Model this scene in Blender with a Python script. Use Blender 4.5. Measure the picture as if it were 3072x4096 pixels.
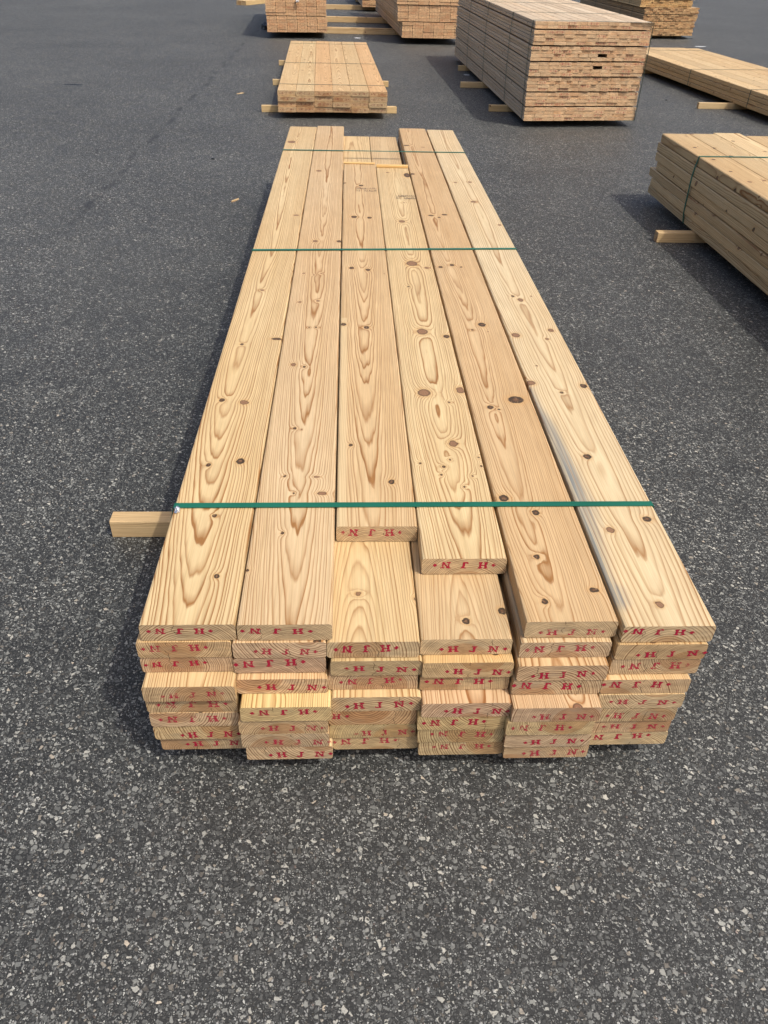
import bpy, math, random
import numpy as np
from mathutils import Matrix, Vector

for o in list(bpy.data.objects):
    bpy.data.objects.remove(o, do_unlink=True)
scene = bpy.context.scene
COL = scene.collection
rnd = random.Random(7)
R = math.radians

# ------------------------------------------------------------------ camera
F_PX, PITCH, YAW, ROLL, CAM_H = 3076.0, R(36.8557), R(3.2057), R(1.8179), 1.5775
cam = bpy.data.cameras.new('camera')
cam.sensor_fit = 'HORIZONTAL'; cam.sensor_width = 36.0; cam.lens = 36.0 * F_PX / 3072.0
cam.clip_start = 0.02; cam.clip_end = 3000
camo = bpy.data.objects.new('camera', cam); COL.objects.link(camo)
fw = Vector((math.sin(YAW) * math.cos(PITCH), math.cos(YAW) * math.cos(PITCH), -math.sin(PITCH)))
rt = Vector((math.cos(YAW), -math.sin(YAW), 0)); up = rt.cross(fw)
r2 = rt * math.cos(ROLL) + up * math.sin(ROLL); u2 = -rt * math.sin(ROLL) + up * math.cos(ROLL)
m = Matrix((r2, u2, -fw)).transposed().to_4x4(); m.translation = (0, 0, CAM_H)
camo.matrix_world = m
scene.camera = camo

# ------------------------------------------------------------------ sky and sun
SUN = Vector((0.48, -0.47, 1.0)).normalized()      # direction towards the sun
elev = math.asin(SUN.z); azim = math.atan2(SUN.x, SUN.y)
world = bpy.data.worlds.new('World'); scene.world = world; world.use_nodes = True
wn = world.node_tree; bg = wn.nodes['Background']
sky = wn.nodes.new('ShaderNodeTexSky'); sky.sky_type = 'NISHITA'; sky.sun_disc = False
sky.sun_elevation = elev; sky.sun_rotation = azim; sky.air_density = 0.7; sky.dust_density = 5.5; sky.ozone_density = 0.5
wn.links.new(sky.outputs[0], bg.inputs[0]); bg.inputs[1].default_value = 0.15
sun = bpy.data.lights.new('sun', 'SUN'); sun.energy = 2.05; sun.angle = R(0.9); sun.color = (1.0, 0.955, 0.87)
suno = bpy.data.objects.new('sun', sun); COL.objects.link(suno)
suno.rotation_euler = (-SUN).to_track_quat('-Z', 'Y').to_euler()
suno.location = (4, -3, 9)
vs = scene.view_settings
vs.view_transform = 'Standard'; vs.look = 'None'; vs.exposure = 0.27; vs.gamma = 1.0
vs.use_curve_mapping = False

# ------------------------------------------------------------------ node helpers
class NB:
    def __init__(s, name):
        s.mat = bpy.data.materials.new(name); s.mat.use_nodes = True
        s.nt = s.mat.node_tree; s.nt.nodes.clear()
    def n(s, t, **kw):
        nd = s.nt.nodes.new(t)
        for k, v in kw.items(): setattr(nd, k, v)
        return nd
    def put(s, sock, v):
        if isinstance(v, bpy.types.NodeSocket): s.nt.links.new(v, sock)
        elif v is not None: sock.default_value = v
    def m(s, op, a, b=None, c=None, clamp=False):
        nd = s.n('ShaderNodeMath', operation=op, use_clamp=clamp)
        s.put(nd.inputs[0], a); s.put(nd.inputs[1], b); s.put(nd.inputs[2], c)
        return nd.outputs[0]
    def v(s, op, a, b=None, c=None):
        nd = s.n('ShaderNodeVectorMath', operation=op)
        s.put(nd.inputs[0], a); s.put(nd.inputs[1], b)
        if c is not None: s.put(nd.inputs[2], c)
        return nd.outputs[1] if op in ('LENGTH', 'DOT_PRODUCT', 'DISTANCE') else nd.outputs[0]
    def noise(s, vec=None, scale=1.0, detail=2.0, rough=0.5, dim='3D', w=None):
        nd = s.n('ShaderNodeTexNoise', noise_dimensions=dim)
        if vec is not None: s.put(nd.inputs['Vector'], vec)
        if w is not None: s.put(nd.inputs['W'], w)
        nd.inputs['Scale'].default_value = scale; nd.inputs['Detail'].default_value = detail; nd.inputs['Roughness'].default_value = rough
        return nd.outputs[0]
    def ss(s, x, lo, hi):            # smoothstep lo->hi
        nd = s.n('ShaderNodeMapRange', interpolation_type='SMOOTHSTEP')
        s.put(nd.inputs[0], x); nd.inputs[1].default_value = lo; nd.inputs[2].default_value = hi
        nd.inputs[3].default_value = 0.0; nd.inputs[4].default_value = 1.0
        return nd.outputs[0]
    def lin(s, x, lo, hi, a, b):
        nd = s.n('ShaderNodeMapRange', clamp=True)
        s.put(nd.inputs[0], x)
        for i, q in enumerate((lo, hi, a, b)): nd.inputs[1 + i].default_value = q
        return nd.outputs[0]
    def mix(s, f, a, b, mode='MIX'):
        nd = s.n('ShaderNodeMix', data_type='RGBA', blend_type=mode)
        s.put(nd.inputs[0], f)
        for i, q in ((6, a), (7, b)):
            if isinstance(q, tuple) and len(q) == 3: q = (*q, 1)
            s.put(nd.inputs[i], q)
        return nd.outputs[2]
    def ramp(s, x, stops, interp='LINEAR'):
        nd = s.n('ShaderNodeValToRGB'); cr = nd.color_ramp; cr.interpolation = interp
        while len(cr.elements) < len(stops): cr.elements.new(0.5)
        for e, (p, c) in zip(cr.elements, stops):
            e.position = p; e.color = (c, c, c, 1) if not isinstance(c, tuple) else (*c, 1)
        s.put(nd.inputs[0], x)
        return nd.outputs[0]
    def xyz(s, a, b, c):
        nd = s.n('ShaderNodeCombineXYZ'); s.put(nd.inputs[0], a); s.put(nd.inputs[1], b); s.put(nd.inputs[2], c)
        return nd.outputs[0]
    def out(s, col, rough=0.6, spec=0.3, height=None, dist=0.001, strength=1.0, metal=0.0, alpha=None):
        p = s.n('ShaderNodeBsdfPrincipled'); o = s.n('ShaderNodeOutputMaterial')
        if isinstance(col, tuple): col = (*col, 1)
        s.put(p.inputs['Base Color'], col); s.put(p.inputs['Roughness'], rough)
        s.put(p.inputs['Specular IOR Level'], spec); s.put(p.inputs['Metallic'], metal)
        if alpha is not None: s.put(p.inputs['Alpha'], alpha)
        if height is not None:
            b = s.n('ShaderNodeBump'); b.inputs['Strength'].default_value = strength; b.inputs['Distance'].default_value = dist
            s.put(b.inputs['Height'], height); s.nt.links.new(b.outputs[0], p.inputs['Normal'])
        s.nt.links.new(p.outputs[0], o.inputs[0])
        return s.mat

EARLY = (0.64, 0.51, 0.295); LATE = (0.30, 0.145, 0.045)
def pine(name, seed=None, knots=None, x0=0.0, depth=0.05, slope=0.03, spacing=0.005, contrast=1.0,
         wob=0.03, zw=0.02, early=EARLY, late=LATE, stain=None, edge_strip=None, end_a=(0.56, 0.42, 0.24), end_b=(0.46, 0.295, 0.15), warp=0.008, kpow=0.011):
    """Sawn pine: growth rings of a tilted log cut by the board, deflected round its knots."""
    b = NB(name)
    tc = b.n('ShaderNodeTexCoord'); P = tc.outputs['Object']
    oi = b.n('ShaderNodeObjectInfo')
    sep = b.n('ShaderNodeSeparateXYZ'); b.put(sep.inputs[0], P); x, y, z = sep.outputs
    if seed is None:
        S = b.m('MULTIPLY', oi.outputs['Random'], 211.0)
        wnz = b.n('ShaderNodeTexWhiteNoise', noise_dimensions='1D'); b.put(wnz.inputs['W'], S)
        sc = b.n('ShaderNodeSeparateColor'); b.put(sc.inputs[0], wnz.outputs['Color']); ra, rb, rc = sc.outputs
        X0 = b.lin(ra, 0, 1, -0.07, 0.07)
        sgn = b.m('SIGN', b.m('SUBTRACT', rb, 0.5))
        DEP = b.m('MULTIPLY', sgn, b.lin(rc, 0, 1, 0.015, 0.10))
        SP = b.lin(b.m('FRACT', b.m('MULTIPLY', ra, 7.3)), 0, 1, 0.0028, 0.006)
        SL = b.lin(b.m('FRACT', b.m('MULTIPLY', rb, 9.7)), 0, 1, -0.04, 0.04)
    else:
        S = float(seed) * 13.7; X0 = x0; DEP = depth; SP = spacing; SL = slope
    def n1(f, off): return b.noise(dim='1D', w=b.m('ADD', b.m('MULTIPLY', y, f), b.m('ADD', S, off) if not isinstance(S, float) else S + off), detail=1.5)
    off = b.xyz(S, S, S)
    PP = b.v('ADD', P, off)
    px = b.m('SUBTRACT', b.m('SUBTRACT', x, X0), b.m('MULTIPLY', b.m('SUBTRACT', n1(0.7, 0.0), 0.5), wob))
    pz = b.m('ADD', b.m('SUBTRACT', z, 0.024), DEP)
    pz = b.m('ADD', pz, b.m('MULTIPLY', b.m('SUBTRACT', 1.0, b.m('POWER', 2.718, b.m('MULTIPLY', y, -0.6))), b.m('MULTIPLY', SL, 1.67)))
    pz = b.m('ADD', pz, b.m('MULTIPLY', b.m('SUBTRACT', n1(0.55, 31.0), 0.5), zw))
    rr = b.v('LENGTH', b.xyz(px, pz, 0.0))
    big = b.noise(b.v('MULTIPLY', PP, (9.0, 0.85, 9.0)), detail=2.0)
    sml = b.noise(b.v('MULTIPLY', PP, (70.0, 7.0, 70.0)), detail=1.0)
    rf = b.m('ADD', rr, b.m('MULTIPLY', b.m('SUBTRACT', big, 0.5), warp))
    rf = b.m('ADD', rf, b.m('MULTIPLY', b.m('SUBTRACT', sml, 0.5), 0.0028))
    # knots
    Ld = Lb = None
    if knots is not None:
        jit = b.v('SUBTRACT', b.n('ShaderNodeTexNoise').outputs['Color'], (0.5, 0.5, 0.5))
        b.put(jit.node.inputs[0].links[0].from_node.inputs['Vector'], P)
        jit.node.inputs[0].links[0].from_node.inputs['Scale'].default_value = 90.0
        PJ = b.v('MULTIPLY_ADD', jit, (0.009, 0.008, 0.0), P)
        for kx, ky, kr, kl, kind in knots:
            kr = max(kr, 0.0035); kl = max(kl, 0.0045)
            if kind == 'b': kr, kl = kr * 0.82, kl * 0.82
            q = b.v('MULTIPLY_ADD', PJ, (1 / kr, 1 / kl, 0.0), (-kx / kr, -ky / kl, 0.0))
            L = b.v('LENGTH', q)
            if kind == 'd': Ld = L if Ld is None else b.m('MINIMUM', Ld, L)
            else: Lb = L if Lb is None else b.m('MINIMUM', Lb, L)
        if Ld is None: Ld = b.m('ADD', x, 50.0)
        if Lb is None: Lb = b.m('ADD', x, 50.0)
    else:
        vo = b.n('ShaderNodeTexVoronoi', voronoi_dimensions='2D'); vo.inputs['Scale'].default_value = 1.0
        vv = b.v('MULTIPLY', b.v('ADD', PP, b.xyz(b.m('MULTIPLY', z, 0.7), b.m('MULTIPLY', z, 0.45), 0.0)), (9.0, 3.2, 0.0)); b.put(vo.inputs['Vector'], vv)
        vo.inputs['Randomness'].default_value = 0.9
        vs_ = b.n('ShaderNodeSeparateColor'); b.put(vs_.inputs[0], vo.outputs['Color'])
        dv = b.v('SUBTRACT', vv, vo.outputs['Position'])
        dm = b.v('LENGTH', b.v('MULTIPLY', dv, (1 / 9.0, 1 / 3.2 / 1.2, 0.0)))
        rad = b.lin(vs_.outputs[0], 0.0, 1.0, 0.004, 0.014)
        L = b.m('DIVIDE', dm, rad)
        L = b.m('ADD', L, b.m('MULTIPLY', b.m('GREATER_THAN', vs_.outputs[1], 0.55), 40.0))
        Ld = b.m('ADD', L, b.m('MULTIPLY', b.m('GREATER_THAN', vs_.outputs[2], 0.55), 40.0))
        Lb = b.m('ADD', L, b.m('MULTIPLY', b.m('LESS_THAN', vs_.outputs[2], 0.55), 40.0))
    Lm = b.m('MINIMUM', Ld, Lb)
    infl = b.m('POWER', 2.718, b.m('MULTIPLY', Lm, -0.75))
    rf = b.m('ADD', rf, b.m('MULTIPLY', infl, kpow))
    u = b.m('DIVIDE', rf, SP)
    u = b.m('ADD', u, b.m('MULTIPLY', b.noise(dim='1D', w=b.m('MULTIPLY', u, 0.31), detail=1.0), 1.6))
    ring = b.m('FRACT', u)
    lw = b.ramp(ring, [(0.0, 0.2), (0.07, 0.0), (0.52, 0.08), (0.78, 0.55), (0.90, 1.0), (1.0, 0.4)])
    rc_ = b.noise(dim='1D', w=b.m('MULTIPLY', b.m('FLOOR', u), 3.37), detail=0.0)
    lw = b.m('MULTIPLY', lw, b.lin(rc_, 0.25, 0.75, 0.62 * contrast, 1.3 * contrast))
    tint = b.noise(b.v('MULTIPLY', PP, (5.0, 0.8, 5.0)), detail=2.0)
    base = b.mix(b.lin(tint, 0.3, 0.7, 0.0, 0.55), early, tuple(e * k for e, k in zip(early, (0.93, 0.83, 0.70))))
    col = b.mix(lw, base, late)
    fib = b.noise(b.v('MULTIPLY', PP, (420.0, 9.0, 420.0)), detail=2.0)
    col = b.mix(1.0, col, b.ramp(fib, [(0.25, 0.86), (0.75, 1.08)]), 'MULTIPLY')
    strk = b.noise(b.v('MULTIPLY', PP, (150.0, 1.1, 150.0)), detail=3.0, rough=0.6)
    col = b.mix(1.0, col, b.ramp(strk, [(0.25, (0.88, 0.84, 0.77)), (0.5, (0.99, 0.98, 0.97)), (0.75, (1.07, 1.07, 1.07))]), 'MULTIPLY')
    blot = b.noise(b.v('MULTIPLY', PP, (22.0, 5.0, 22.0)), detail=4.0, rough=0.65)
    col = b.mix(1.0, col, b.ramp(blot, [(0.3, (0.93, 0.91, 0.88)), (0.7, (1.05, 1.05, 1.04))]), 'MULTIPLY')
    if edge_strip:       # planer-skip strip along one arris
        e0, e1, sgn_, y0 = edge_strip
        em = b.ss(b.m('ADD', b.m('MULTIPLY', x, sgn_), b.m('MULTIPLY', b.m('SUBTRACT', big, 0.5), 0.008)), e0, e1)
        em = b.m('MULTIPLY', em, b.m('LESS_THAN', y, y0))
        col = b.mix(b.m('MULTIPLY', em, 0.5), col, (0.62, 0.49, 0.28))
    if stain:
        sx, sy0, sy1 = stain
        sn = b.noise(b.v('MULTIPLY', P, (26.0, 2.0, 26.0)), detail=4.0)
        edge = b.m('ADD', x, b.m('MULTIPLY', b.m('SUBTRACT', sn, 0.5), 0.055))
        edge = b.m('ADD', edge, b.m('MULTIPLY', b.ss(y, 0.55, 1.05), 0.032))
        edge = b.m('ADD', edge, b.m('MULTIPLY', b.m('SUBTRACT', 1.0, b.ss(y, 0.15, 0.42)), 0.026))
        edge = b.m('SUBTRACT', edge, b.m('MULTIPLY', b.m('SUBTRACT', 1.0, b.ss(b.m('ABSOLUTE', b.m('SUBTRACT', y, 0.09)), 0.02, 0.05)), 0.010))
        sm = b.m('SUBTRACT', 1.0, b.ss(edge, sx - 0.016, sx + 0.02))
        sm = b.m('MULTIPLY', sm, b.m('MULTIPLY', b.ss(y, sy0, sy0 + 0.05), b.m('SUBTRACT', 1.0, b.ss(y, sy1 - 0.05, sy1))))
        stk = b.noise(b.v('MULTIPLY', P, (210.0, 3.0, 210.0)), detail=2.0)
        sm = b.m('MULTIPLY', sm, b.lin(stk, 0.32, 0.68, 0.25, 0.95))
        col = b.mix(sm, col, (0.175, 0.19, 0.185))
    # knot colours
    kb = b.m('SUBTRACT', 1.0, b.ss(Lb, 0.95, 1.15)); kd = b.m('SUBTRACT', 1.0, b.ss(Ld, 0.90, 1.10))
    halo = b.m('MULTIPLY', b.m('SUBTRACT', 1.0, b.ss(Lm, 0.9, 2.2)), 0.42)
    col = b.mix(halo, col, (0.50, 0.28, 0.10))
    kring = b.m('FRACT', b.m('MULTIPLY', Lb, 3.6))
    kcol = b.mix(b.ramp(kring, [(0.0, 0.0), (0.7, 0.8), (0.95, 1.0), (1.0, 0.0)]), (0.30, 0.16, 0.085), (0.12, 0.055, 0.03))
    kcol = b.mix(b.ss(Lb, 0.72, 0.92), kcol, (0.075, 0.036, 0.02))
    col = b.mix(b.m('MULTIPLY', kb, 0.88), col, kcol)
    dcol = b.mix(b.ss(Ld, 0.10, 0.60), (0.13, 0.058, 0.026), (0.020, 0.012, 0.008))
    dcol = b.mix(b.lin(b.noise(b.v('MULTIPLY', P, (130.0, 130.0, 130.0)), detail=1.0), 0.55, 0.72, 0.0, 0.6), dcol, (0.26, 0.15, 0.08))
    col = b.mix(b.m('MULTIPLY', kd, 0.92), col, dcol)
    # end grain
    sn_ = b.n('ShaderNodeSeparateXYZ'); b.put(sn_.inputs[0], tc.outputs['Normal'])
    endf = b.m('GREATER_THAN', b.m('ABSOLUTE', sn_.outputs[1]), 0.6)
    saw = b.noise(b.v('MULTIPLY', PP, (30.0, 1.0, 90.0)), detail=3.0)
    grime = b.noise(b.v('MULTIPLY', PP, (14.0, 14.0, 30.0)), detail=3.0)
    heart = b.m('SUBTRACT', 1.0, b.ss(b.m('ADD', rf, b.m('MULTIPLY', b.m('SUBTRACT', big, 0.5), 0.02)), 0.055, 0.060))
    ebase = b.mix(heart, end_a, end_b)
    ecol = b.mix(b.m('MULTIPLY', lw, 1.4, clamp=True), ebase, (0.20, 0.105, 0.045))
    ecol = b.mix(1.0, ecol, b.ramp(saw, [(0.3, 0.74), (0.7, 1.14)]), 'MULTIPLY')
    ecol = b.mix(b.lin(grime, 0.55, 0.75, 0.0, 0.5), ecol, (0.33, 0.27, 0.18))
    cx = b.m('MULTIPLY', b.m('SINE', b.m('ADD', b.m('MULTIPLY', S, 3.1), 1.0)), 0.055)
    cw = b.m('MULTIPLY', b.m('SUBTRACT', b.noise(dim='1D', w=b.m('ADD', b.m('MULTIPLY', z, 55.0), S), detail=2.0), 0.5), 0.022)
    ck = b.m('SUBTRACT', 1.0, b.ss(b.m('ABSOLUTE', b.m('SUBTRACT', b.m('ADD', x, cw), cx)), 0.0003, 0.0012))
    ck = b.m('MULTIPLY', ck, b.ss(b.noise(dim='1D', w=b.m('ADD', b.m('MULTIPLY', z, 40.0), b.m('MULTIPLY', S, 1.7)), detail=0.0), 0.42, 0.55))
    ecol = b.mix(b.m('MULTIPLY', ck, 0.85), ecol, (0.05, 0.03, 0.015))
    col = b.mix(endf, col, ecol)
    col = b.mix(1.0, col, oi.outputs['Color'], 'MULTIPLY')
    hgt = b.m('ADD', b.m('MULTIPLY', lw, 0.4), b.m('ADD', b.m('MULTIPLY', fib, 0.5), b.m('MULTIPLY', kd, -0.8)))
    return b.out(col, rough=b.lin(fib, 0.2, 0.8, 0.48, 0.62), spec=0.38, height=hgt, dist=0.0006, strength=0.6)

def flat_mat(name, col, rough=0.6, spec=0.3, metal=0.0, var=0.12, scale=40.0, bump=0.0):
    b = NB(name); tc = b.n('ShaderNodeTexCoord')
    nz = b.noise(tc.outputs['Object'], scale=scale, detail=3.0)
    c = b.mix(1.0, (*col, 1), b.ramp(nz, [(0.25, 1 - var), (0.75, 1 + var)]), 'MULTIPLY')
    return b.out(c, rough=rough, spec=spec, metal=metal, height=nz if bump else None, dist=bump or 0.001)

# ------------------------------------------------------------------ materials
M = {}
M['pine'] = pine('pine_board')
M['weathered'] = pine('weathered_pine', early=(0.60, 0.535, 0.42), late=(0.36, 0.26, 0.16), contrast=0.75, end_a=(0.70, 0.515, 0.315), end_b=(0.64, 0.43, 0.25))
M['dunnage'] = pine('dunnage_pine', early=(0.70, 0.55, 0.32), contrast=0.7)
def strap_mat():
    b = NB('green_strap'); tc = b.n('ShaderNodeTexCoord')
    nz = b.noise(b.v('MULTIPLY', tc.outputs['Object'], (30.0, 400.0, 30.0)), detail=2.0)
    n2 = b.noise(tc.outputs['Object'], scale=6.0, detail=2.0)
    c = b.mix(b.lin(n2, 0.3, 0.7, 0, 1), (0.005, 0.100, 0.060), (0.010, 0.135, 0.085))
    return b.out(c, rough=b.lin(nz, 0.3, 0.7, 0.34, 0.5), spec=0.45, height=nz, dist=0.0002)
M['strap'] = strap_mat()
M['steel_strap'] = flat_mat('dull_strap', (0.05, 0.085, 0.065), 0.5, 0.4)
M['foil'] = flat_mat('crimped_foil', (0.75, 0.78, 0.82), 0.25, 0.5, 0.9, 0.15, 400.0, 0.001)
M['white_scrap'] = flat_mat('white_scrap', (0.72, 0.74, 0.76), 0.5, 0.4)
M['black_film'] = flat_mat('black_film', (0.015, 0.016, 0.02), 0.25, 0.5, 0.0, 0.3, 60.0, 0.01)
M['plate'] = flat_mat('dark_plate', (0.10, 0.11, 0.11), 0.6, 0.3)
def ink(name, col, lo, hi):
    b = NB(name); tc = b.n('ShaderNodeTexCoord'); oi = b.n('ShaderNodeObjectInfo')
    off = b.v('ADD', tc.outputs['Object'], b.xyz(b.m('MULTIPLY', oi.outputs['Random'], 40.0), 0.0, 0.0))
    nz = b.noise(off, scale=330.0, detail=3.0, rough=0.6); n2 = b.noise(off, scale=45.0, detail=1.0)
    a = b.ss(b.m('ADD', nz, b.m('MULTIPLY', b.m('SUBTRACT', n2, 0.5), 0.5)), lo, hi)
    c = b.mix(n2, col, tuple(v * 0.75 for v in col))
    mt = b.out(c, rough=0.7, spec=0.2, alpha=b.m('MULTIPLY', a, 0.93))
    return mt
M['red_ink'] = ink('red_ink', (0.40, 0.010, 0.045), 0.29, 0.43)
M['faded_red_ink'] = ink('faded_red_ink', (0.44, 0.025, 0.06), 0.35, 0.52)
M['dark_ink'] = ink('dark_red_ink', (0.24, 0.035, 0.03), 0.40, 0.58)
M['grey_ink'] = ink('grey_ink', (0.11, 0.09, 0.08), 0.36, 0.58)

def asphalt():
    b = NB('asphalt'); tc = b.n('ShaderNodeTexCoord'); P = tc.outputs['Object']
    wj = b.n('ShaderNodeTexNoise'); b.put(wj.inputs['Vector'], P); wj.inputs['Scale'].default_value = 120.0
    PJ = b.v('MULTIPLY_ADD', b.v('SUBTRACT', wj.outputs['Color'], (0.5, 0.5, 0.5)), (0.007, 0.007, 0.0), P)
    def stones(scale, w0, w1):
        v1 = b.n('ShaderNodeTexVoronoi', voronoi_dimensions='2D', feature='F1'); b.put(v1.inputs['Vector'], PJ); v1.inputs['Scale'].default_value = scale
        v2 = b.n('ShaderNodeTexVoronoi', voronoi_dimensions='2D', feature='DISTANCE_TO_EDGE'); b.put(v2.inputs['Vector'], PJ); v2.inputs['Scale'].default_value = scale
        s = b.n('ShaderNodeSeparateColor'); b.put(s.inputs[0], v1.outputs['Color'])
        th = b.lin(s.outputs[1], 0, 1, w0, w1)
        msk = b.ss(b.m('SUBTRACT', v2.outputs['Distance'], th), 0.0, 0.07)
        return s.outputs[0], s.outputs[2], msk
    r1, h1, m1 = stones(88.0, 0.06, 0.40)
    r2_, h2, m2 = stones(210.0, 0.03, 0.38)
    tone1 = b.ramp(r1, [(0.0, (0.030, 0.030, 0.030)), (0.45, (0.062, 0.062, 0.061)), (0.75, (0.13, 0.129, 0.125)), (0.92, (0.25, 0.243, 0.228)), (1.0, (0.38, 0.355, 0.32))])
    tone1 = b.mix(b.m('GREATER_THAN', h1, 0.9), tone1, b.mix(1.0, tone1, (1.10, 0.98, 0.88), 'MULTIPLY'))
    tone2 = b.ramp(r2_, [(0.0, (0.022, 0.022, 0.022)), (0.45, (0.062, 0.062, 0.061)), (0.8, (0.17, 0.169, 0.165)), (1.0, (0.36, 0.352, 0.335))])
    fine = b.noise(P, scale=900.0, detail=2.0)
    bind = b.ramp(fine, [(0.35, (0.008, 0.008, 0.008)), (0.75, (0.032, 0.032, 0.032))])
    c = b.mix(m2, bind, tone2); c = b.mix(m1, c, tone1)
    c = b.mix(1.0, c, (1.33, 1.39, 1.34), 'MULTIPLY')
    lg = b.noise(P, scale=0.55, detail=4.0, rough=0.6); lg2 = b.noise(P, scale=5.0, detail=3.0)
    c = b.mix(1.0, c, b.ramp(lg, [(0.28, 0.80), (0.72, 1.16)]), 'MULTIPLY')
    c = b.mix(1.0, c, b.ramp(lg2, [(0.28, 0.82), (0.72, 1.13)]), 'MULTIPLY')
    # paving joint running away to the left of the bundles
    sp = b.n('ShaderNodeSeparateXYZ'); b.put(sp.inputs[0], P)
    jn = b.noise(b.v('MULTIPLY', P, (0.0, 1.3, 0.0)), scale=1.0, detail=4.0)
    dx = b.m('ABSOLUTE', b.m('ADD', b.m('ADD', sp.outputs[0], 1.83), b.m('MULTIPLY', b.m('SUBTRACT', jn, 0.5), 0.22)))
    jm = b.m('MULTIPLY', b.m('SUBTRACT', 1.0, b.ss(dx, 0.006, 0.05)), b.m('MULTIPLY', b.ss(b.noise(P, scale=2.2, detail=2.0), 0.42, 0.6), 0.6))
    jm = b.m('MULTIPLY', jm, b.ss(sp.outputs[1], 4.2, 5.5))
    c = b.mix(jm, c, (0.014, 0.0145, 0.015))
    # dark tyre scuffs
    sc = b.noise(b.v('MULTIPLY', P, (0.9, 5.0, 1.0)), scale=1.0, detail=4.0, rough=0.65)
    c = b.mix(b.m('MULTIPLY', b.ss(sc, 0.66, 0.76), 0.35), c, (0.018, 0.018, 0.019))
    h = b.m('ADD', b.m('MULTIPLY', m1, 0.9), b.m('ADD', b.m('MULTIPLY', m2, 0.5), b.m('MULTIPLY', fine, 0.35)))
    return b.out(c, rough=b.lin(lg2, 0.2, 0.8, 0.50, 0.64), spec=0.5, height=h, dist=0.0022, strength=0.9)
M['asphalt'] = asphalt()
def chips_mat():
    b = NB('aggregate_stone'); at = b.n('ShaderNodeAttribute', attribute_name='tone'); tc = b.n('ShaderNodeTexCoord')
    nz = b.noise(tc.outputs['Object'], scale=700.0, detail=3.0)
    c = b.mix(1.0, at.outputs['Color'], b.ramp(nz, [(0.3, 0.72), (0.72, 1.2)]), 'MULTIPLY')
    return b.out(c, rough=0.75, spec=0.3, height=nz, dist=0.0004)
M['chips'] = chips_mat()

# ------------------------------------------------------------------ object helpers
def tag(o, label=None, cat=None, group=None, kind=None):
    if label: o['label'] = label
    if cat: o['category'] = cat
    if group: o['group'] = group
    if kind: o['kind'] = kind
    return o
def empty(name, loc, rz=0.0):
    o = bpy.data.objects.new(name, None); o.empty_display_size = 0.1
    o.location = loc; o.rotation_euler = (0, 0, rz); COL.objects.link(o); return o
def mesh(name, verts, faces, mat):
    me = bpy.data.meshes.new(name); me.from_pydata([tuple(v) for v in verts], [], faces); me.update()
    if mat: me.materials.append(mat)
    return me
def link(name, me, parent=None, loc=(0, 0, 0), rot=(0, 0, 0), scale=(1, 1, 1), color=None):
    o = bpy.data.objects.new(name, me); COL.objects.link(o)
    o.location = loc; o.rotation_euler = rot; o.scale = scale
    if parent: o.parent = parent
    if color: o.color = (*color, 1.0)
    return o
def board_mesh(name, w, t, L, mat, r=0.0035, segs=1, skew=0.0):
    """Board with eased arrises; origin at the middle of its front end's lower edge, running along +y."""
    pts = []
    for cx, cz, a0 in ((w / 2 - r, r, -90), (w / 2 - r, t - r, 0), (-w / 2 + r, t - r, 90), (-w / 2 + r, r, 180)):
        for k in range(segs + 1):
            a = R(a0 + 90 * k / segs); pts.append((cx + r * math.cos(a), cz + r * math.sin(a)))
    n = len(pts)
    v = [(x, skew * x, z) for x, z in pts] + [(x, L + skew * x, z) for x, z in pts]
    f = [tuple(range(n)), tuple(reversed(range(n, 2 * n)))]
    f = [tuple(reversed(q)) for q in f]
    f += [(i, (i + 1) % n, n + (i + 1) % n, n + i) for i in range(n)]
    f[0] = tuple(range(n)); f[1] = tuple(reversed(range(n, 2 * n)))
    # front faces -y, back faces +y
    me = mesh(name, v, f, mat)
    me.validate(); return me
def hull(pts):
    pts = sorted(set(pts))
    def half(ps):
        h = []
        for p in ps:
            while len(h) > 1 and (h[-1][0] - h[-2][0]) * (p[1] - h[-2][1]) - (h[-1][1] - h[-2][1]) * (p[0] - h[-2][0]) <= 1e-9: h.pop()
            h.append(p)
        return h
    a = half(pts); b = half(pts[::-1])
    return a[:-1] + b[:-1]
def strap_mesh(name, rects, yl, yr, width, mat, thick=0.0012):
    """Tensioned band: hull of the board cross sections, a little outside them."""
    pts = []
    for x0, x1, z0, z1 in rects:
        c = 0.002
        pts += [(x0 + c, z0), (x1 - c, z0), (x0, z0 + c), (x1, z0 + c), (x0 + c, z1), (x1 - c, z1), (x0, z1 - c), (x1, z1 - c)]
    h = hull([(round(a, 5), round(q, 5)) for a, q in pts])
    n = len(h); xs = [p[0] for p in h]; xa, xb = min(xs), max(xs)
    def offs(d):
        out = []
        for i in range(n):
            p0, p1, p2 = h[i - 1], h[i], h[(i + 1) % n]
            e1 = Vector((p1[0] - p0[0], p1[1] - p0[1])).normalized(); e2 = Vector((p2[0] - p1[0], p2[1] - p1[1])).normalized()
            nn = Vector((e1.y + e2.y, -e1.x - e2.x)); nn.normalize()
            out.append((p1[0] + nn.x * d, p1[1] + nn.y * d))
        return out
    I, O = offs(0.0003), offs(0.0003 + thick)
    v = []
    for ring in (I, O):
        for s in (0, 1):
            for x, z in ring:
                v.append((x, yl + (yr - yl) * (x - xa) / (xb - xa) + s * width, z))
    f = []
    for i in range(n):
        j = (i + 1) % n; a, b_, c, d = 0, n, 2 * n, 3 * n
        f += [(a + i, b_ + i, b_ + j, a + j), (c + i, c + j, d + j, d + i), (a + i, a + j, c + j, c + i), (b_ + i, d + i, d + j, b_ + j)]
    return mesh(name, v, f, mat), h
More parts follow.
